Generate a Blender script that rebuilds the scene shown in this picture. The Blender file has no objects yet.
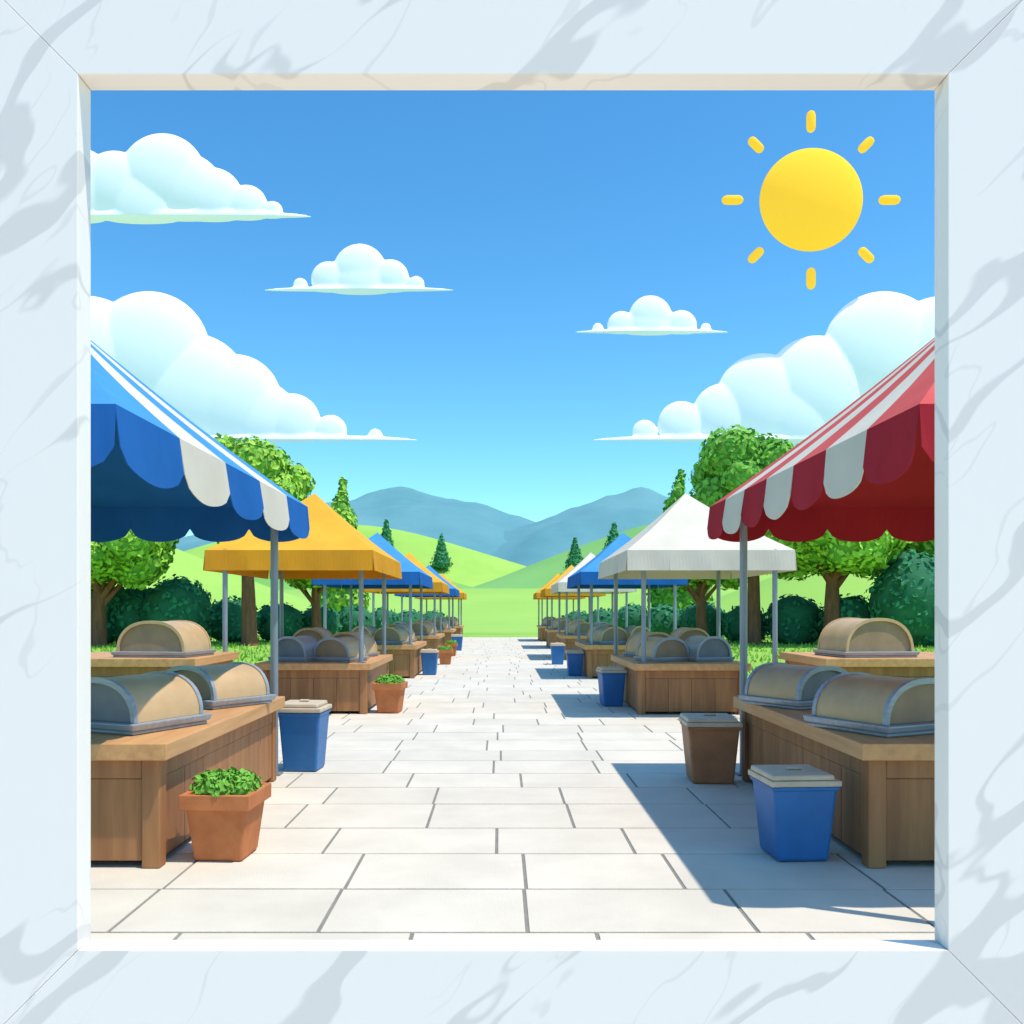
import bpy, bmesh, math, random
import numpy as np
from mathutils import Vector, Matrix, noise

random.seed(7); rng=np.random.default_rng(7)
scene=bpy.context.scene
col=scene.collection
scene.view_settings.view_transform='Standard'
scene.view_settings.look='None'
scene.view_settings.exposure=0

# ------------------------------------------------------------------ materials
def mat_basic(name, c1, c2=None, scale=(4,4,4), rough=0.7, bump=0.0, bscale=40, metal=0.0, detail=3, transl=0.0, spec=0.4, gen='Object', lo=0.35, hi=0.65, island=0.0, emit=None):
    m=bpy.data.materials.new(name); m.use_nodes=True
    nt=m.node_tree; N=nt.nodes; L=nt.links
    b=N['Principled BSDF']; out=N['Material Output']
    b.inputs['Roughness'].default_value=rough
    b.inputs['Metallic'].default_value=metal
    b.inputs['Specular IOR Level'].default_value=spec
    if c2 is None: c2=tuple(x*0.82 for x in c1)
    tc=N.new('ShaderNodeTexCoord'); mp=N.new('ShaderNodeMapping')
    mp.inputs['Scale'].default_value=scale
    L.new(tc.outputs[gen],mp.inputs['Vector'])
    nz=N.new('ShaderNodeTexNoise'); nz.inputs['Scale'].default_value=1.0; nz.inputs['Detail'].default_value=detail
    nz.inputs['Roughness'].default_value=0.6
    L.new(mp.outputs[0],nz.inputs['Vector'])
    cr=N.new('ShaderNodeValToRGB')
    cr.color_ramp.elements[0].position=lo; cr.color_ramp.elements[1].position=hi
    cr.color_ramp.elements[0].color=(*c2,1); cr.color_ramp.elements[1].color=(*c1,1)
    L.new(nz.outputs[0],cr.inputs[0])
    colout=cr.outputs[0]
    if island>0:
        g=N.new('ShaderNodeNewGeometry'); mr=N.new('ShaderNodeMapRange')
        mr.inputs[3].default_value=1-island; mr.inputs[4].default_value=1+island*0.6
        L.new(g.outputs['Random Per Island'],mr.inputs[0])
        mx=N.new('ShaderNodeVectorMath'); mx.operation='SCALE'
        L.new(colout,mx.inputs[0]); L.new(mr.outputs[0],mx.inputs['Scale'])
        colout=mx.outputs[0]
    L.new(colout,b.inputs['Base Color'])
    if bump>0:
        n2=N.new('ShaderNodeTexNoise'); n2.inputs['Scale'].default_value=bscale; n2.inputs['Detail'].default_value=2
        L.new(tc.outputs[gen],n2.inputs['Vector'])
        bp=N.new('ShaderNodeBump'); bp.inputs['Strength'].default_value=bump; bp.inputs['Distance'].default_value=0.01
        L.new(n2.outputs[0],bp.inputs['Height']); L.new(bp.outputs[0],b.inputs['Normal'])
    if emit:
        b.inputs['Emission Color'].default_value=(*emit[:3],1); b.inputs['Emission Strength'].default_value=emit[3]
    if transl>0:
        t=N.new('ShaderNodeBsdfTranslucent'); L.new(colout,t.inputs['Color'])
        mx=N.new('ShaderNodeMixShader'); mx.inputs[0].default_value=transl
        L.new(b.outputs[0],mx.inputs[1]); L.new(t.outputs[0],mx.inputs[2]); L.new(mx.outputs[0],out.inputs['Surface'])
    return m

M={}
M['slab']=mat_basic('paving_stone',(0.73,0.665,0.56),(0.64,0.585,0.49),(1.3,1.3,1.3),0.8,0.25,60,island=0.05,detail=6)
M['grout']=mat_basic('paving_joint',(0.27,0.255,0.225),None,(6,6,6),0.95)
M['bounce']=mat_basic('bounce_stone',(0.72,0.63,0.53),(0.66,0.58,0.48),(1.3,1.3,1.3),0.85)  # warm tone for the added out-of-view sheet, to bounce warm light
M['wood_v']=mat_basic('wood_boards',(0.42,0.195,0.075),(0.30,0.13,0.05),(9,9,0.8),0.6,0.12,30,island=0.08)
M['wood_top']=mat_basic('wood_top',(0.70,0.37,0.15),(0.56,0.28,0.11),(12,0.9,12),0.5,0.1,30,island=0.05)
M['steel']=mat_basic('brushed_steel',(0.40,0.42,0.46),(0.32,0.34,0.38),(3,30,30),0.42,0.0,metal=0.25)
M['post']=mat_basic('painted_steel',(0.30,0.34,0.39),(0.23,0.27,0.32),(5,5,1),0.4,metal=0.3)
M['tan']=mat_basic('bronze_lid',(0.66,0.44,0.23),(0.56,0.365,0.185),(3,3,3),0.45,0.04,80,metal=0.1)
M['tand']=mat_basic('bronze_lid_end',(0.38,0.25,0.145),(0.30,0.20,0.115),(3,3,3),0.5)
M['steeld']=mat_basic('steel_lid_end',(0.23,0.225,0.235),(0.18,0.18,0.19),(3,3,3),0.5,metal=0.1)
M['terra']=mat_basic('terracotta',(0.58,0.20,0.07),(0.47,0.155,0.05),(5,5,5),0.8,0.2,50)
M['soil']=mat_basic('soil',(0.05,0.03,0.02),None,(20,20,20),0.95,0.5)
M['bluebin']=mat_basic('blue_plastic',(0.025,0.17,0.45),(0.02,0.14,0.38),(4,4,4),0.45,0.05,90)
M['brownbin']=mat_basic('brown_plastic',(0.42,0.19,0.085),(0.34,0.15,0.065),(4,4,4),0.55,0.1,60)
M['beige']=mat_basic('beige_lid',(0.66,0.54,0.39),(0.56,0.45,0.32),(5,5,5),0.6,0.1,60)
fab=dict(rough=0.85,bump=0.10,bscale=150,transl=0.12,spec=0.1)
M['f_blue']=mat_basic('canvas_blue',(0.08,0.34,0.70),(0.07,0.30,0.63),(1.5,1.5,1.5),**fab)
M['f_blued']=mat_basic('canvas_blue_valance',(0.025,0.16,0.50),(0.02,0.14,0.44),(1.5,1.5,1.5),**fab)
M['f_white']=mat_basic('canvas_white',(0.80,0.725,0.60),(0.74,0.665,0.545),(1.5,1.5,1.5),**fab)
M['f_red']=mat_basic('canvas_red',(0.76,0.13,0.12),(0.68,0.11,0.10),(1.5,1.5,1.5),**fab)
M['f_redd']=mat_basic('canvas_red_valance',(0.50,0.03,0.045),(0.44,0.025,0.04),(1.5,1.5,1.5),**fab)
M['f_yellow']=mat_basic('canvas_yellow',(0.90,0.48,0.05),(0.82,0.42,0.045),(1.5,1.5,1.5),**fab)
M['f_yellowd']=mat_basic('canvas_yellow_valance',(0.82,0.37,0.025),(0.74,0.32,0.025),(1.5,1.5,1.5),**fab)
M['grass']=mat_basic('grass_ground',(0.31,0.53,0.07),(0.24,0.45,0.055),(0.12,0.12,0.12),0.95,0.5,8,detail=6)
M['blade']=mat_basic('grass_blades',(0.31,0.53,0.06),(0.21,0.42,0.04),(0.5,0.5,0.5),0.8,island=0.25)
M['hill1']=mat_basic('meadow_light',(0.36,0.58,0.10),(0.27,0.50,0.08),(0.03,0.03,0.03),0.95,detail=7)
M['hill2']=mat_basic('meadow_mid',(0.22,0.47,0.10),(0.17,0.40,0.08),(0.02,0.02,0.02),0.95,detail=7)
M['hill3']=mat_basic('meadow_far',(0.22,0.47,0.13),(0.17,0.39,0.11),(0.02,0.02,0.02),0.95,detail=7)
M['mount']=mat_basic('mountain_haze_tint',(0.14,0.33,0.37),(0.095,0.265,0.31),(0.012,0.012,0.012),1.0,detail=7)  # distance haze is put into this blue-teal base colour
M['leaf']=mat_basic('leaves_light',(0.44,0.68,0.09),(0.28,0.54,0.06),(0.4,0.4,0.4),0.75,island=0.2,spec=0.2)
M['leafm']=mat_basic('leaves_mid',(0.26,0.56,0.08),(0.15,0.42,0.055),(0.4,0.4,0.4),0.75,island=0.2,spec=0.2)
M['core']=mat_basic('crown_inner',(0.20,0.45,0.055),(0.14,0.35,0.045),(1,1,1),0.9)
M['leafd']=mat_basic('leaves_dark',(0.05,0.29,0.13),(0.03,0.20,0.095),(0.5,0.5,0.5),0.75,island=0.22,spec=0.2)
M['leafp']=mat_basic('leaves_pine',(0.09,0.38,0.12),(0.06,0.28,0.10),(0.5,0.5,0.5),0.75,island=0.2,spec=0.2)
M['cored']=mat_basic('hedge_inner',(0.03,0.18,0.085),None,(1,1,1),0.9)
M['bark']=mat_basic('bark',(0.32,0.12,0.055),(0.20,0.075,0.035),(6,6,1.2),0.9,0.6,12)
M['cloud']=mat_basic('cloud',(0.93,0.90,0.91),(0.91,0.88,0.90),(0.02,0.02,0.02),1.0,spec=0.0,emit=(0.70,0.82,1.0,0.28))  # added blue-white glow stands in for light scattered inside the clouds

def marble():
    m=bpy.data.materials.new('white_marble'); m.use_nodes=True
    nt=m.node_tree; N=nt.nodes; L=nt.links; b=N['Principled BSDF']
    b.inputs['Roughness'].default_value=0.35; b.inputs['Specular IOR Level'].default_value=0.3
    tc=N.new('ShaderNodeTexCoord')
    def math_(op,a,b2):
        n=N.new('ShaderNodeMath'); n.operation=op
        for i,v in enumerate((a,b2)):
            if v is None: continue
            if isinstance(v,(int,float)): n.inputs[i].default_value=v
            else: L.new(v,n.inputs[i])
        return n.outputs[0]
    def noise_(vec,scale,detail,rough=.5,dist=0):
        n=N.new('ShaderNodeTexNoise'); n.inputs['Scale'].default_value=scale; n.inputs['Detail'].default_value=detail
        n.inputs['Roughness'].default_value=rough; n.inputs['Distortion'].default_value=dist
        L.new(vec,n.inputs['Vector']); return n.outputs[0]
    def veins(rot,scale,seed,width,mscale,soft):
        r0=N.new('ShaderNodeMapping'); r0.inputs['Rotation'].default_value=(0,rot,0)
        L.new(tc.outputs['Object'],r0.inputs['Vector'])
        mp=N.new('ShaderNodeMapping'); mp.inputs['Scale'].default_value=scale; mp.inputs['Location'].default_value=(seed,seed*0.7,seed*1.3)
        L.new(r0.outputs[0],mp.inputs['Vector'])
        a=math_('ABSOLUTE',math_('SUBTRACT',noise_(mp.outputs[0],1,3.0,.45,.1),0.5),None)
        mr=N.new('ShaderNodeMapRange'); mr.inputs[1].default_value=0.40; mr.inputs[2].default_value=0.68
        mr.inputs[3].default_value=-0.002; mr.inputs[4].default_value=width
        L.new(noise_(r0.outputs[0],mscale,1.5),mr.inputs[0])
        d=math_('SUBTRACT',mr.outputs[0],a)
        r=N.new('ShaderNodeMapRange'); r.interpolation_type='SMOOTHSTEP'
        r.inputs[1].default_value=-soft; r.inputs[2].default_value=soft; L.new(d,r.inputs[0]); return r.outputs[0]
    v1=veins(math.radians(40),(0.9,2.0,3.2),4.3,0.034,2.2,0.005)
    v2=veins(math.radians(52),(1.5,3,5.0),8.7,0.016,3.0,0.005)
    mxm=math_('MAXIMUM',v1,math_('MULTIPLY',v2,0.5))
    cr=N.new('ShaderNodeValToRGB')
    cr.color_ramp.elements[0].color=(0.94,0.845,0.775,1); cr.color_ramp.elements[1].color=(0.76,0.69,0.64,1)
    L.new(mxm,cr.inputs[0]); L.new(cr.outputs[0],b.inputs['Base Color'])
    return m
M['marble']=marble()

# ------------------------------------------------------------------ mesh builder
class MB:
    def __init__(s): s.v=[]; s.f=[]; s.m=[]; s.mats=[]; s.sm=[]
    def mi(s,k):
        if k not in s.mats: s.mats.append(k)
        return s.mats.index(k)
    def add(s,vs,fs,mat,smooth=False):
        o=len(s.v); s.v.extend([tuple(p) for p in vs]); i=s.mi(mat)
        for f in fs: s.f.append(tuple(o+k for k in f)); s.m.append(i); s.sm.append(smooth)
    def box(s,x0,x1,y0,y1,z0,z1,mat,taper=1.0,xf=None):
        cx,cy=(x0+x1)/2,(y0+y1)/2
        vs=[]
        for z,t in ((z0,taper),(z1,1.0)):
            for x,y in ((x0,y0),(x1,y0),(x1,y1),(x0,y1)):
                vs.append(Vector((cx+(x-cx)*t,cy+(y-cy)*t,z)))
        if xf: vs=[xf@p for p in vs]
        s.add(vs,[(3,2,1,0),(4,5,6,7),(0,1,5,4),(1,2,6,5),(2,3,7,6),(3,0,4,7)],mat)
    def tube(s,pts,rad,mat,n=10,cap=True):
        vs=[]
        for i,p in enumerate(pts):
            p=Vector(p); a=Vector(pts[max(i-1,0)]); b=Vector(pts[min(i+1,len(pts)-1)])
            d=(b-a).normalized(); u=d.orthogonal().normalized() if abs(d.z)<0.9 else Vector((1,0,0)).cross(d).normalized()
            w=d.cross(u)
            for k in range(n):
                t=2*math.pi*k/n; vs.append(p+(u*math.cos(t)+w*math.sin(t))*rad[i])
        fs=[]
        for i in range(len(pts)-1):
            for k in range(n):
                fs.append((i*n+k,i*n+(k+1)%n,(i+1)*n+(k+1)%n,(i+1)*n+k))
        s.add(vs,fs,mat,True)
        if cap:
            s.add(vs[-n:],[tuple(range(n))],mat); s.add(vs[:n],[tuple(reversed(range(n)))],mat)
    def build(s,name,loc=(0,0,0),parent=None,bevel=0,rot=0,solid=0):
        me=bpy.data.meshes.new(name); me.from_pydata(s.v,[],s.f)
        for k in s.mats: me.materials.append(M[k])
        me.polygons.foreach_set('material_index',s.m); me.polygons.foreach_set('use_smooth',s.sm); me.update()
        ob=bpy.data.objects.new(name,me); ob.location=loc; ob.rotation_euler[2]=rot; col.objects.link(ob)
        if solid:
            md=ob.modifiers.new('s','SOLIDIFY'); md.thickness=solid
        if bevel:
            md=ob.modifiers.new('b','BEVEL'); md.width=bevel; md.segments=2; md.limit_method='ANGLE'
        if parent: ob.parent=parent
        return ob

def empty(name,loc):
    e=bpy.data.objects.new(name,None); e.location=loc; e.empty_display_size=0.3; col.objects.link(e); return e

ICO={}
def ico(sub):
    if sub not in ICO:
        bm=bmesh.new(); bmesh.ops.create_icosphere(bm,subdivisions=sub,radius=1)
        ICO[sub]=([v.co.copy() for v in bm.verts],[tuple(v.index for v in f.verts) for f in bm.faces]); bm.free()
    return ICO[sub]

def blob(mb,c,r,mat,sub=3,amp=0.15,fr=1.5):
    vs,fs=ico(sub); c=Vector(c); o=[]
    for v in vs:
        k=1+amp*noise.noise(v*fr+c*0.37)
        o.append(Vector((v.x*r[0]*k,v.y*r[1]*k,v.z*r[2]*k))+c)
    mb.add(o,fs,mat,True)

def leaves(mb,c,r,n,size,mat,rmin=0.82,rmax=1.1,zmin=-1.0,aspect=1.6,jit=0.4):
    d=rng.normal(size=(n,3)); d/=np.linalg.norm(d,axis=1)[:,None]
    d=d[d[:,2]>zmin]; n=len(d)
    rad=rng.uniform(rmin,rmax,n)
    P=d*rad[:,None]*np.array(r)+np.array(c)
    nn=d+rng.normal(scale=jit,size=(n,3)); nn/=np.linalg.norm(nn,axis=1)[:,None]
    t=np.cross(nn,rng.normal(size=(n,3))); t/=np.linalg.norm(t,axis=1)[:,None]
    b=np.cross(nn,t)
    sz=(size*rng.uniform(0.6,1.3,n))[:,None]
    V=np.stack([P+t*sz*aspect*0.5,P+b*sz*0.5+nn*sz*0.12,P-t*sz*aspect*0.5,P-b*sz*0.5+nn*sz*0.12],1).reshape(-1,3)
    mb.add(V.tolist(),[(4*i,4*i+1,4*i+2,4*i+3) for i in range(n)],mat,False)

# ------------------------------------------------------------------ ground and hills
def add_grid_obj(name,mat,x0,x1,y0,y1,nx,ny,hf,smooth=True):
    vs=[(x,y,hf(x,y)) for y in np.linspace(y0,y1,ny) for x in np.linspace(x0,x1,nx)]
    fs=[(j*nx+i,j*nx+i+1,(j+1)*nx+i+1,(j+1)*nx+i) for j in range(ny-1) for i in range(nx-1)]
    mb=MB(); mb.add(vs,fs,mat,smooth); return mb.build(name)

mb=MB(); mb.add([(-3000,-300,-0.02),(3000,-300,-0.02),(3000,6000,-0.02),(-3000,6000,-0.02)],[(0,1,2,3)],'grass'); mb.build('grass_ground')

HILLS=[]
def hill(mat,cx,cy,h,sx,sy):
    def hf(x,y):
        d=((x-cx)/sx)**2+((y-cy)/sy)**2
        return h*math.exp(-d/2)*(1+0.06*noise.noise(Vector((x/sx*1.3,y/sy*1.3,cx))))-0.045*h*0.25-0.03
    HILLS.append(hf)
    add_grid_obj('hill',mat,cx-3.2*sx,cx+3.2*sx,cy-3.0*sy,cy+3.0*sy,70,60,hf)
hill('hill1',0,150,5.4,130,26)
hill('hill1',-45,100,10.5,15,14)
hill('hill1',47,100,10.5,15,14)
hill('hill2',-50,230,16,36,24)
hill('hill1',62,240,18,40,24)
hill('hill3',74,330,36,54,30)
hill('hill1',-72,380,38,74,34)
def H(x,y): return max([0]+[f(x,y) for f in HILLS])

def mountain(cx,cy,h,r):
    def hf(x,y):
        d=math.hypot(x-cx,(y-cy)*1.3)
        w=Vector((x/70,y/70,cx))
        return h*(1-d/r)+8*noise.noise(w)*min(1,d/60)+3*noise.noise(w*3.1)-4*abs(noise.noise(w*1.7))-0.5
    add_grid_obj('mountain','mount',cx-r*1.05,cx+r*1.05,cy-r*.8,cy+r*.8,90,70,hf)
mountain(-96,830,118,420)
mountain(112,740,105,300)

# ------------------------------------------------------------------ paving
mb=MB(); mb2=MB()
def halfw(y): return (-4.6,4.8) if y<17.5 else (-2.75,2.75)
ys=[-6.0]
while ys[-1]<60.5: ys.append(ys[-1]+random.choice((0.80,0.86,0.9,0.94)))
for j in range(len(ys)-1):
    y0,y1=ys[j],ys[j+1]; a,b=halfw(y1); x=a
    first=True
    while x<b-0.01:
        w=random.choice((1.05,1.2,1.25,1.32)) if not first else random.uniform(0.45,1.2); first=False
        x1=min(x+w,b)
        if b-x1<0.35: x1=b
        z=random.uniform(-0.0012,0.0012)
        g=0.012
        mb.box(x+g,x1-g,y0+g,y1-g,-0.014,z,'slab'); x=x1
ob=mb.build('stone_paving',bevel=0.004)
mb2.add([(-4.62,-6,-0.008),(4.82,-6,-0.008),(4.82,17.6,-0.008),(-4.62,17.6,-0.008)],[(0,1,2,3)],'grout')
mb2.add([(-2.77,17.6,-0.008),(2.77,17.6,-0.008),(2.77,61,-0.008),(-2.77,61,-0.008)],[(0,1,2,3)],'grout')
j=mb2.build('joint_bed'); j.parent=ob
mb=MB(); mb.box(-60,60,-90,-6.01,-0.03,-0.004,'bounce'); mb.box(-60,-4.63,-6.005,3.0,-0.03,-0.004,'bounce'); mb.box(4.83,60,-6.005,3.0,-0.03,-0.004,'bounce')  # added sheet outside the view, replaces green grass bounce on the marble frame
mb.build('bounce_paving')

# grass tufts
n=16000
gx=rng.uniform(2.8,24,n)*rng.choice([-1,1],n); gy=12+rng.uniform(0,1,n)**1.3*50
keep=~((gy<17.7)&(np.abs(gx)<4.9)); gx=gx[keep];gy=gy[keep]; n=len(gx)
ang=rng.uniform(0,2*math.pi,n); hh=rng.uniform(0.05,0.12,n)*(1+gy/90); w=0.015+gy*0.001
dx=np.cos(ang)*w; dy=np.sin(ang)*w; ox=rng.normal(size=n)*0.04; oy=rng.normal(size=n)*0.04
V=np.stack([np.stack([gx-dx,gy-dy,np.full(n,-0.02)],1),np.stack([gx+dx,gy+dy,np.full(n,-0.02)],1),np.stack([gx+ox,gy+oy,hh],1)],1).reshape(-1,3)
mb=MB(); mb.add(V.tolist(),[(3*i,3*i+1,3*i+2) for i in range(n)],'blade'); mb.build('grass_tufts')

# ------------------------------------------------------------------ trees
def tree(x,y,h,cr,leafmat='leaf',trunk=0.28,pointed=False,seed=0,crownfrac=0.62):
    z0=H(x,y)-0.05
    R=random.Random(seed); e=empty('tree' if not pointed else 'poplar_tree',(x,y,z0))
    tb=MB()
    cz=h*(1-crownfrac/2); rz=h*crownfrac/2
    bend=R.uniform(-0.2,0.2)
    tb.tube([(0,0,0),(0.02,0,0.25),(bend*0.3,0,h*0.25),(bend,0.1,h*(1-crownfrac)+0.6),(bend,0,cz+rz*0.3)],[trunk*1.5,trunk*1.1,trunk*0.9,trunk*0.7,trunk*0.3],'bark')
    zb=h*(1-crownfrac)-0.2
    for k in range(6):
        a=k*2.4+R.uniform(-.3,.3); l=cr*R.uniform(0.45,0.7)
        z1=zb+R.uniform(-0.5,0.5)
        tb.tube([(bend*0.8,0,z1),(bend+math.cos(a)*l*.5,math.sin(a)*l*.5,z1+l*.6),(bend+math.cos(a)*l,math.sin(a)*l,z1+l*1.25)],[trunk*.45,trunk*.3,trunk*.12],'bark',7)
    tb.build('trunk',parent=e)
    cb=MB()
    if pointed:
        lob=[]
        for i in range(11):
            t=i/10; rr=cr*max(.10,((1-t)**0.75)*(1.0 if t>.12 else .8))
            zz=cz-rz*0.78+t*rz*1.66
            lob.append((R.uniform(-.06,.06)*cr,R.uniform(-.06,.06)*cr,zz,rr,rr,rz*(0.30-.12*t)))
    else:
        lob=[(0,0,cz,cr*.78,cr*.78,rz*.80)]
        for i in range(13):
            a=i*2.39996; zz=-0.65+1.45*((i+0.5)/13); q=math.sqrt(max(0.05,1-zz*zz*0.9))
            s=cr*R.uniform(0.36,0.5)
            lob.append((math.cos(a)*q*cr*.62,math.sin(a)*q*cr*.62,cz+zz*rz*.68,s,s,s*.85))
    for l in lob:
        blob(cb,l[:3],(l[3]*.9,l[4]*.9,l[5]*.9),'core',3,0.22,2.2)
        area=l[3]*l[5]*4*math.pi
        leaves(cb,l[:3],l[3:],int(area*24*min(1,(47/y)**2*1.2)),0.25*max(1,y/60),leafmat,0.87,1.09)
    cb.build('crown',parent=e)
tree(-13.1,47,11.4,3.3,'leaf',.38,seed=1)
tree(-20.6,46,8.3,3.8,'leaf',.42,seed=2,crownfrac=.68)
tree(-10.8,53,7.2,2.6,'leaf',.3,seed=3)
tree(-12.0,68,11.7,2.6,'leaf',.28,True,seed=4,crownfrac=.88)
tree(13.8,49,12.0,3.5,'leafm',.36,seed=5)
tree(17.3,47,8.8,3.9,'leaf',.42,seed=6,crownfrac=.62)
tree(11.2,50,7.4,3.0,'leaf',.3,seed=7)
tree(13.5,68,12.2,2.9,'leafm',.28,True,seed=8,crownfrac=.88)
tree(-25.5,47,8.6,3.5,'leafm',.4,seed=9)
tree(23.5,50,9.0,3.6,'leaf',.4,seed=10)

def conifer(x,y,h,r,seed):
    z0=H(x,y)-0.3; e=empty('pine_tree',(x,y,z0)); tb=MB()
    tb.tube([(0,0,0),(0,0,h*.5)],[r*.12,r*.06],'bark',7); tb.build('trunk',parent=e)
    cb=MB()
    for i in range(6):
        t=i/5; rr=r*(1-t*.82)
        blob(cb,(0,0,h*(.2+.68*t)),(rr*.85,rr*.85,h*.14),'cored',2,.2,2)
        leaves(cb,(0,0,h*(.2+.68*t)),(rr,rr,h*.15),int(170*(1-t*.6)),h*.05,'leafp',.75,1.08)
    cb.build('crown',parent=e)
conifer(-22.5,345,14,4.2,1); conifer(-43,340,19,5,2); conifer(25,300,12,3.8,3); conifer(38,300,14,4.6,4); conifer(-34,330,10,3.6,5)

def hedge(lobes):
    cb=MB()
    for (x,y,r,h) in lobes:
        h*=.88
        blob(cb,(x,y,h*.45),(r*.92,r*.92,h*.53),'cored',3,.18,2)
        leaves(cb,(x,y,h*.45),(r,r,h*.56),int(r*h*80),.22,'leafd',.88,1.07,-0.75)
    cb.build('hedge')
Ls=[(-25,49,2.4,4.4),(-22.3,49,2.1,4.0),(-20,49.5,1.7,3.6),(-17.6,49,1.9,4.1),(-15.4,52,1.6,2.9),(-13.2,54,1.5,2.6),(-11.2,56,1.4,2.4),(-9.4,58,1.3,2.4),(-8,62,1.3,2.2),(-6.6,66,1.3,2.1),(-5.2,70,1.2,2.0),(-28,49,2,3.8)]
Rs=[(27,47,2.5,4.6),(23.8,45,2.2,4.8),(21.0,46,2.1,5.4),(18.6,48,1.5,3.0),(16.4,50,1.6,3.0),(14.2,52,1.4,2.4),(12.2,54,1.5,2.6),(10.4,57,1.4,2.5),(8.8,60,1.3,2.5),(7.4,65,1.3,2.2),(6,70,1.2,2.0)]
hedge(Ls); hedge(Rs)

# ------------------------------------------------------------------ market stalls
def canopy(mb,x0,x1,y0,y1,zt,zb,za,cols,nd,nw,scal,inner):
    cx,cy=(x0+x1)/2,(y0+y1)/2; A=Vector((cx,cy,za))
    C=[Vector((x0,y0,zt)),Vector((x1,y0,zt)),Vector((x1,y1,zt)),Vector((x0,y1,zt))]
    for s in range(4):
        a,b=C[s],C[(s+1)%4]; n=nw if s%2==0 else nd
        outn=((a+b)/2-Vector((cx,cy,zt))).normalized()
        plain=(s==2) or (s==(3 if inner>0 else 1))
        for i in range(n):
            mat=cols[0] if plain else cols[i%len(cols)]
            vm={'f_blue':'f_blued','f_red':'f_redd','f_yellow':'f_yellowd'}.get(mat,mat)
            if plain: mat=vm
            p=a.lerp(b,i/n); q=a.lerp(b,(i+1)/n)
            K=6; vs=[]
            for k in range(K+1):
                t=k/K
                sag=-0.05*math.sin(math.pi*t)
                for w in (0,.5,1):
                    P=p.lerp(q,w).lerp(A,t); P.z+=sag
                    vs.append(P)
            fs=[]
            for k in range(K):
                for w in range(2):
                    o=k*3+w; fs.append((o,o+1,o+4,o+3))
            mb.add(vs,fs,mat,False)
            m=12; top=[];bot=[]
            for k in range(m+1):
                t=k/m; P=p.lerp(q,t)
                d=(zt-zb); drop=d*((1-scal)+scal*math.sqrt(max(0,1-(2*t-1)**2)))
                flare=0.03+0.010*math.sin(t*6.28+i)
                top.append(P.copy()); Q=P+outn*flare; Q.z=zt-drop; bot.append(Q)
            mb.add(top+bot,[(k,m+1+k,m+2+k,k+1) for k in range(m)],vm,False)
    return A

def counter(mb,x0,x1,y0,y1,h):
    o=0.075
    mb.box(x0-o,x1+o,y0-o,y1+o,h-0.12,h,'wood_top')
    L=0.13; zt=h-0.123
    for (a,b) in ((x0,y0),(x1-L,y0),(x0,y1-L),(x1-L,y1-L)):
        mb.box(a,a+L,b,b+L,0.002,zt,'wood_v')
    r=0.022
    def boards(axis,fixed0,fixed1,a,b):
        n=max(2,int(round((b-a)/0.42))); w=(b-a)/n
        for i in range(n):
            s0=a+i*w+0.0012; s1=a+(i+1)*w-0.0012
            if axis=='x': mb.box(s0,s1,fixed0,fixed1,0.05,zt-0.14,'wood_v')
            else: mb.box(fixed0,fixed1,s0,s1,0.05,zt-0.14,'wood_v')
        if axis=='x': mb.box(a+.002,b-.002,fixed0-.01,fixed1+.01,zt-0.138,zt-.001,'wood_v')
        else: mb.box(fixed0-.01,fixed1+.01,a+.002,b-.002,zt-0.138,zt-.001,'wood_v')
    boards('x',y0+r,y0+r+.03,x0+L,x1-L); boards('x',y1-r-.03,y1-r,x0+L,x1-L)
    boards('y',x0+r,x0+r+.03,y0+L,y1-L); boards('y',x1-r-.03,x1-r,y0+L,y1-L)

def stall(side,cin,yc0,yc1,tin,yt0,yt1,cols,nd,nw,zt=3.02,zb=2.62,za=4.48,cw=3.4,tw=1.9,post_in=0.32,h=0.9,scal=0.38,clamp=True):
    e=empty('market_stall',(0,0,0))
    if side<0: x0,x1=-cin-cw,-cin
    else: x0,x1=cin,cin+cw
    e.location=((x0+x1)/2,(yc0+yc1)/2,0); off=-Vector(e.location)
    c=MB(); canopy(c,x0,x1,yc0,yc1,zt,zb,za,cols,nd,nw,scal,-side)
    c.build('canopy',loc=off,parent=e,solid=0.006)
    ct=MB()
    if side<0: counter(ct,-tin-tw,-tin,yt0,yt1,h)
    else: counter(ct,tin,tin+tw,yt0,yt1,h)
    ct.build('counter',loc=off,parent=e,bevel=0.008)
    i=post_in; k=1
    tops=[]
    for px in (x0+i,x1-i):
        for py in (yc0+0.06,yc1-0.25):
            zb0=0.002
            innerpost=abs(px)<cin+cw/2
            if clamp and innerpost and py<(yc0+yc1)/2:
                px2=side*(tin+.12); py2=yt0+.12; zb0=h+.002
            else: px2,py2=px,py
            p=MB(); p.tube([(px2,py2,zb0),(px2,py2,zt+0.02)],[0.042,0.042],'post',14)
            p.box(px2-.08,px2+.08,py2-.08,py2+.08,zb0+.001,zb0+0.018,'post')
            p.build('post_%d'%k,loc=off,parent=e); k+=1; tops.append((px2,py2))
    fr=MB()
    for a in tops:
        fr.tube([(a[0],a[1],zt-.02),((x0+x1)/2,(yc0+yc1)/2,za-0.20)],[.02,.02],'post',8)
    fr.build('roof_frame',loc=off,parent=e)
    return e

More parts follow.
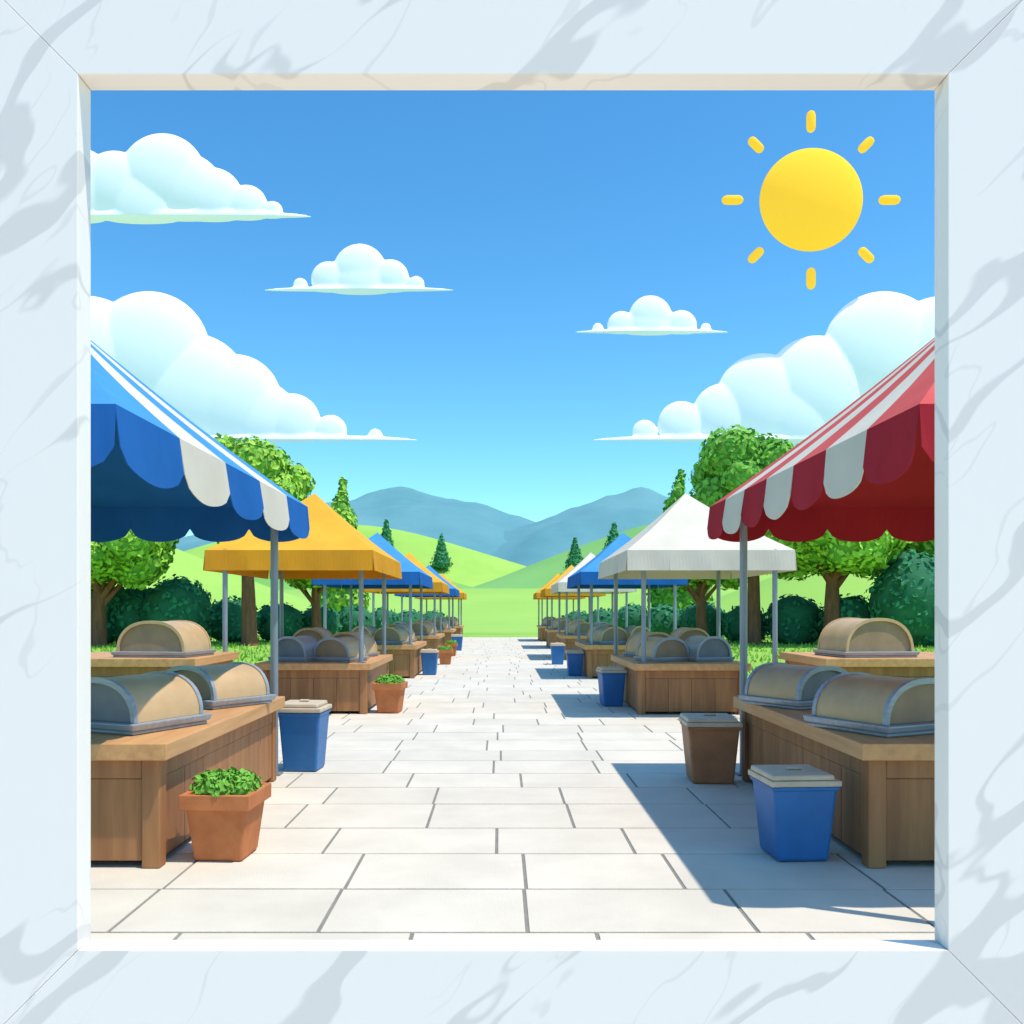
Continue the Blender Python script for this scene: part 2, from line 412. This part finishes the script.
BW=['f_blue','f_white']; RW=['f_red','f_white']; Y=['f_yellow']; B=['f_blue']; W=['f_white']
stall(-1,2.2,5.15,10.3,2.42,6.4,9.75,BW,5,5,clamp=False)
stall( 1,2.40,5.15,10.3,2.62,6.4,9.75,RW,7,5,clamp=False)
K=dict(zt=2.84,zb=2.50,za=4.06,cw=2.8,scal=0.0)
stall(-1,2.12,15,19.2,2.35,15.9,19,Y,4,4,**K)
stall( 1,2.12,15,19.2,2.42,15.8,19,W,4,4,**K)
colsL=[B,Y,B,Y]; colsR=[B,W,Y,Y]
YY=[23.5,32.5,42,52]
for i,yy in enumerate(YY):
    stall(-1,2.1,yy,yy+4.4,2.3,yy+.7,yy+3.7,colsL[i],4,4,**K)
    stall( 1,2.1,yy,yy+4.4,2.35,yy+.7,yy+3.7,colsR[i],4,4,**K)
for s in (-1,1):
    e=empty('serving_counter',(s*5.8,13.9,0)); ct=MB()
    a,b=sorted((s*(4.45 if s<0 else 4.75),s*7.3)); counter(ct,a,b,13,15,1.14)
    ct.build('counter',loc=(-s*5.8,-13.9,0),parent=e,bevel=.008)

# ------------------------------------------------------------------ chafing dishes
def dish(x,y,z,rot=0,w=0.9,d=0.75,h=0.34,lid='tan',end=None):
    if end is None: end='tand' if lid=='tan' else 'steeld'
    e=empty('chafing_dish',(x,y,z+0.002)); e.rotation_euler[2]=rot
    t=MB()
    t.box(-w/2+.03,w/2-.03,-d/2+.03,d/2-.03,0,0.03,'steel')
    t.box(-w/2,w/2,-d/2,d/2,0.031,0.085,'steel',0.97)
    t.build('tray',parent=e,bevel=.012)
    def prof(sx,sh,n=20):
        o=[]
        for i in range(n+1):
            a=math.pi*i/n; c,s_=math.cos(a),math.sin(a)
            o.append((-sx*math.copysign(abs(c)**0.85,c),0.087+sh*abs(s_)**0.9))
        return o
    l=MB(); W2=w/2*.88
    def shell(pr,y0,y1,mat,endm):
        n=len(pr); vs=[(p[0],y0,p[1]) for p in pr]+[(p[0],y1,p[1]) for p in pr]
        l.add(vs,[(i,i+1,n+i+1,n+i) for i in range(n-1)],mat,True)
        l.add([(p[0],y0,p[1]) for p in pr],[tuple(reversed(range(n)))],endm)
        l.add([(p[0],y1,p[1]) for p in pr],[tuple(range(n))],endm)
    D=d/2*.86
    shell(prof(W2,h-.02),-D+.035,D-.035,lid,end)
    po=prof(W2+.010,h-.005); pi_=prof(W2-.03,h-.05)
    for y0,y1 in ((-D,-D+.037),(D-.037,D)):
        n=len(po)
        vs=[(p[0],y0,p[1]) for p in po]+[(p[0],y1,p[1]) for p in po]+[(p[0],y0,p[1]) for p in pi_]+[(p[0],y1,p[1]) for p in pi_]
        fs=[]
        for i in range(n-1):
            fs+=[(i,i+1,n+i+1,n+i),(2*n+i,3*n+i,3*n+i+1,2*n+i+1),(i,2*n+i,2*n+i+1,i+1),(n+i,n+i+1,3*n+i+1,3*n+i)]
        l.add(vs,fs,lid if h>.36 else 'steel',False)
    l.build('lid',parent=e)
dish(-2.98,7.25,.9,math.radians(-24),.95,.85,.34,'tan','steeld')
dish(-2.86,9.0,.9,math.radians(-32),.92,.82,.32,'tan')
dish(3.08,7.15,.9,math.radians(26),.98,.85,.34,'tan')
dish(2.98,8.95,.9,math.radians(30),.90,.80,.32,'tan','steeld')
dish(-5.1,13.7,1.14,math.radians(-8),1.2,1.0,.46,'tan')
dish(5.55,13.7,1.14,math.radians(8),1.2,1.0,.50,'tan')
for s,t in ((-1,2.4),(1,2.45)):
    dish(s*(t+.55),16.6,.9,s*.4,.85,.7,.36,'tan')
    dish(s*(t+1.35),16.6,.9,s*.3,.8,.7,.38,'steel')
    dish(s*(t+.6),18.2,.9,s*.3,.95,.7,.42,'tan')
    dish(s*(t+1.4),18.3,.9,s*.1,.9,.7,.5,'tan')
    for i,yy in enumerate(YY):
        dish(s*(t+.6),yy+1.5,.9,s*.3,.95,.8,.40,'tan'); dish(s*(t+1.35),yy+1.5,.9,s*.2,.7,.8,.42,'steel' if i%2 else 'tan')
        dish(s*(t+.6),yy+2.9,.9,s*.3,.9,.8,.45,'tan')

# ------------------------------------------------------------------ bins and pots
def bin_(x,y,w,h,mat,rot,name):
    e=empty(name,(x,y,0)); e.rotation_euler[2]=rot
    b=MB(); b.box(-w/2,w/2,-w/2,w/2,0.004,h*.84,mat,0.80); b.build('body',parent=e,bevel=.025)
    c=MB(); c.box(-w/2-.012,w/2+.012,-w/2-.012,w/2+.012,h*.80,h*.842+.004,mat,0.985); c.build('rim',parent=e,bevel=.01)
    l=MB()
    l.box(-w/2-.022,w/2+.022,-w/2-.022,w/2+.022,h*.85,h*.915,'beige',1.0)
    l.box(-w/2-.005,w/2-.03,-w/2+.0,w/2-.01,h*.918,h*.975,'beige',1.03)
    l.box(-w*.12,w*.12,-w*.05,w*.05,h*.977,h*1.01,'beige',1.0)
    l.build('lid',parent=e,bevel=.014)
bin_(2.20,6.75,.48,.66,'bluebin',.06,'blue_bin')
bin_(2.26,9.7,.54,.72,'brownbin',-.05,'brown_bin')
bin_(-2.26,10.4,.48,.80,'bluebin',-.06,'blue_bin')
bin_(2.14,17.3,.46,.76,'bluebin',.1,'blue_bin')
bin_(2.1,25.3,.46,.74,'bluebin',0,'blue_bin')
bin_(1.95,30.5,.46,.74,'bluebin',0,'blue_bin')
bin_(-2.0,25.6,.46,.74,'bluebin',0,'blue_bin')
bin_(-1.95,41,.5,.74,'bluebin',0,'blue_bin')

def pot(x,y,w,h,rot,fol=1.0):
    e=empty('potted_plant',(x,y,0)); e.rotation_euler[2]=rot
    b=MB(); b.box(-w/2+.03,w/2-.03,-w/2+.03,w/2-.03,0.004,h*.86,'terra',0.78)
    b.build('pot',parent=e,bevel=.02)
    r=MB(); t=.045; z0,z1=h*.78,h
    r.box(-w/2,w/2,-w/2,-w/2+t,z0,z1,'terra'); r.box(-w/2,w/2,w/2-t,w/2,z0,z1,'terra')
    r.box(-w/2,-w/2+t,-w/2+t,w/2-t,z0,z1,'terra'); r.box(w/2-t,w/2,-w/2+t,w/2-t,z0,z1,'terra')
    r.build('rim',parent=e,bevel=.006)
    s=MB(); s.box(-w/2+t,w/2-t,-w/2+t,w/2-t,h*.865,h*.93,'soil'); s.build('soil',parent=e)
    f=MB(); R=random.Random(int(y*10))
    for k in range(9):
        a=k*2.4; q=.27*w*(0 if k==0 else 1)
        c=(math.cos(a)*q,math.sin(a)*q,h*.97+R.uniform(0,.03)); rr=w*.20*fol; 
        blob(f,c,(rr*.85,rr*.85,rr*.8),'core',2,.3,3)
        leaves(f,c,(rr,rr,rr*1.0),300,.034,'leafm',.8,1.2,-.4)
    f.build('foliage',parent=e)
pot(-2.05,6.75,.52,.50,-.06)
pot(-1.98,16.2,.54,.54,-.1)
pot(-1.85,30.5,.5,.5,0)
pot(-1.95,36,.5,.5,0)

# ------------------------------------------------------------------ clouds and the sun
def cloud(base,lobes,wisps,dist=900):
    mb=MB(); vs,fs=ico(4)
    for (px,z,r) in lobes:
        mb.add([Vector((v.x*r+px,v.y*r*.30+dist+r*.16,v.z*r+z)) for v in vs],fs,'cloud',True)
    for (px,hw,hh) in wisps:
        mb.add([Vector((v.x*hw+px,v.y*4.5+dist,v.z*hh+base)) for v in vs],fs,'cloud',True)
    ob=mb.build('cloud')
    md=ob.modifiers.new('r','REMESH'); md.mode='VOXEL'; md.voxel_size=1.1; md.use_smooth_shade=True
    md=ob.modifiers.new('sm','SMOOTH'); md.iterations=14; md.factor=0.6
    dg=bpy.context.evaluated_depsgraph_get(); m2=bpy.data.meshes.new_from_object(ob.evaluated_get(dg))
    ob.modifiers.clear(); ob.data=m2
    nv=len(m2.vertices); co=np.empty(nv*3); m2.vertices.foreach_get('co',co); co=co.reshape(-1,3)
    co[:,2]=np.where(co[:,2]<base,base-(base-co[:,2])*0.03,co[:,2])
    # the underside tucks back and up so the base stays thin
    m2.vertices.foreach_set('co',co.ravel()); m2.polygons.foreach_set('use_smooth',[True]*len(m2.polygons)); m2.update()
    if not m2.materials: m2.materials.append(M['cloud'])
    return ob
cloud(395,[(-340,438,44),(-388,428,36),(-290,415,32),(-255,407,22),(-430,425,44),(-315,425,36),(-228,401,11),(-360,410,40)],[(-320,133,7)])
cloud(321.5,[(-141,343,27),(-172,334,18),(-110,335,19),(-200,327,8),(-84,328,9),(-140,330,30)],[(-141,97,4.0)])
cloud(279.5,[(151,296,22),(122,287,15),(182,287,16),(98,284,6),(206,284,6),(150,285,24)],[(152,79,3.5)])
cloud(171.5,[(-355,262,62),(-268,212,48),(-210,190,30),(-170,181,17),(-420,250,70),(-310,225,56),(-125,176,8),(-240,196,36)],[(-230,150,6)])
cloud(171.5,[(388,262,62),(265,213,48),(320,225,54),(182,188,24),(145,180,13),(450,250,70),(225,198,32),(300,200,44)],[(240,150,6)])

m=bpy.data.materials.new('sun_yellow'); m.use_nodes=True; b=m.node_tree.nodes['Principled BSDF']
b.inputs['Base Color'].default_value=(0.5,0.34,0.04,1); b.inputs['Roughness'].default_value=1; b.inputs['Specular IOR Level'].default_value=0
b.inputs['Emission Color'].default_value=(1.0,0.58,0.035,1); b.inputs['Emission Strength'].default_value=0.80
M['sun']=m
e=empty('sun',(311,900,411.8))
s=MB(); vs,fs=ico(5); s.add([Vector((v.x*51,v.y*25,v.z*50.5)) for v in vs],fs,'sun',True); s.build('disc',parent=e)
for k in range(8):
    a=k*math.pi/4; r=MB(); n=10; c,s_=math.cos(a),math.sin(a)
    ro,ri=(89,68) if k%2==0 else (87,69)
    pts=[(c*(ri+(ro-ri)*t),0,s_*(ri+(ro-ri)*t)) for t in (0,.08,.22,.5,.78,.92,1)]
    r.tube(pts,[1.5,3.6,4.5,4.5,4.5,3.6,1.5],'sun',14); r.build('ray_%d'%(k+1),parent=e)

# ------------------------------------------------------------------ marble window wall
X0,X1,Z0,Z1=-0.938,0.996,1.084,3.031; D0,D1=2.0,2.064; FW=0.46
e=empty('marble_window_frame',((X0+X1)/2,D0,(Z0+Z1)/2)); off=-Vector(e.location)
O=[(X0-FW,Z0-FW),(X1+FW,Z0-FW),(X1+FW,Z1+FW),(X0-FW,Z1+FW)]; I=[(X0,Z0),(X1,Z0),(X1,Z1),(X0,Z1)]
for k,nm in enumerate(('bottom_rail','right_jamb','head','left_jamb')):
    k2=(k+1)%4; q=[O[k],O[k2],I[k2],I[k]]
    g=0.0003
    d=Vector((I[k2][0]-I[k][0],I[k2][1]-I[k][1])).normalized()
    q=[(q[0][0]+d.x*g,q[0][1]+d.y*g),(q[1][0]-d.x*g,q[1][1]-d.y*g),(q[2][0]-d.x*g,q[2][1]-d.y*g),(q[3][0]+d.x*g,q[3][1]+d.y*g)]
    mb=MB(); vs=[(p[0],D0,p[1]) for p in q]+[(p[0],D1,p[1]) for p in q]
    mb.add(vs,[(0,1,2,3),(7,6,5,4),(0,4,5,1),(1,5,6,2),(2,6,7,3),(3,7,4,0)],'marble')
    mb.build(nm,loc=off,parent=e,bevel=.0018)
mb=MB(); a,b_=X0-FW-.003,X1+FW+.003; c,d_=Z0-FW-.003,Z1+FW+.003
mb.box(-3.2,a,D0+.015,D0+.13,-.01,4.4,'marble'); mb.box(b_,3.2,D0+.015,D0+.13,-.01,4.4,'marble')
mb.box(a,b_,D0+.015,D0+.13,-.01,c,'marble'); mb.box(a,b_,D0+.015,D0+.13,d_,4.4,'marble')
mb.build('marble_wall')

# ------------------------------------------------------------------ light, sky, camera
sv=Vector((0.95,-0.45,2.68)).normalized()
el=math.asin(sv.z); az=math.atan2(sv.x,sv.y)
sl=bpy.data.lights.new('sunlight','SUN'); sl.energy=4.2; sl.angle=math.radians(0.6); sl.color=(1,0.92,0.80)
so=bpy.data.objects.new('sunlight',sl); so.rotation_euler=(-sv).to_track_quat('-Z','Y').to_euler(); so.location=(20,-10,50); col.objects.link(so)
w=bpy.data.worlds.new('World'); scene.world=w; w.use_nodes=True
N=w.node_tree.nodes; L=w.node_tree.links; bg=N['Background']
sk=N.new('ShaderNodeTexSky'); sk.sky_type='NISHITA'; sk.sun_disc=False; sk.sun_elevation=el; sk.sun_rotation=az
sk.air_density=1.0; sk.dust_density=0.5; sk.ozone_density=1.5
mx=N.new('ShaderNodeVectorMath'); mx.operation='MULTIPLY'; mx.inputs[1].default_value=(0.90,1.46,1.50)
hs=N.new('ShaderNodeHueSaturation'); hs.inputs['Saturation'].default_value=1.26
L.new(sk.outputs[0],hs.inputs['Color']); L.new(hs.outputs[0],mx.inputs[0]); L.new(mx.outputs[0],bg.inputs['Color']); bg.inputs['Strength'].default_value=0.15

cam=bpy.data.cameras.new('camera'); co=bpy.data.objects.new('camera',cam); col.objects.link(co)
co.location=(0,0,1.84); co.rotation_euler=(math.radians(90),0,0)
cam.sensor_width=36; cam.lens=900/1024*36; cam.shift_x=12/1024; cam.shift_y=98/1024
cam.clip_end=8000; cam.clip_start=0.05
scene.camera=co
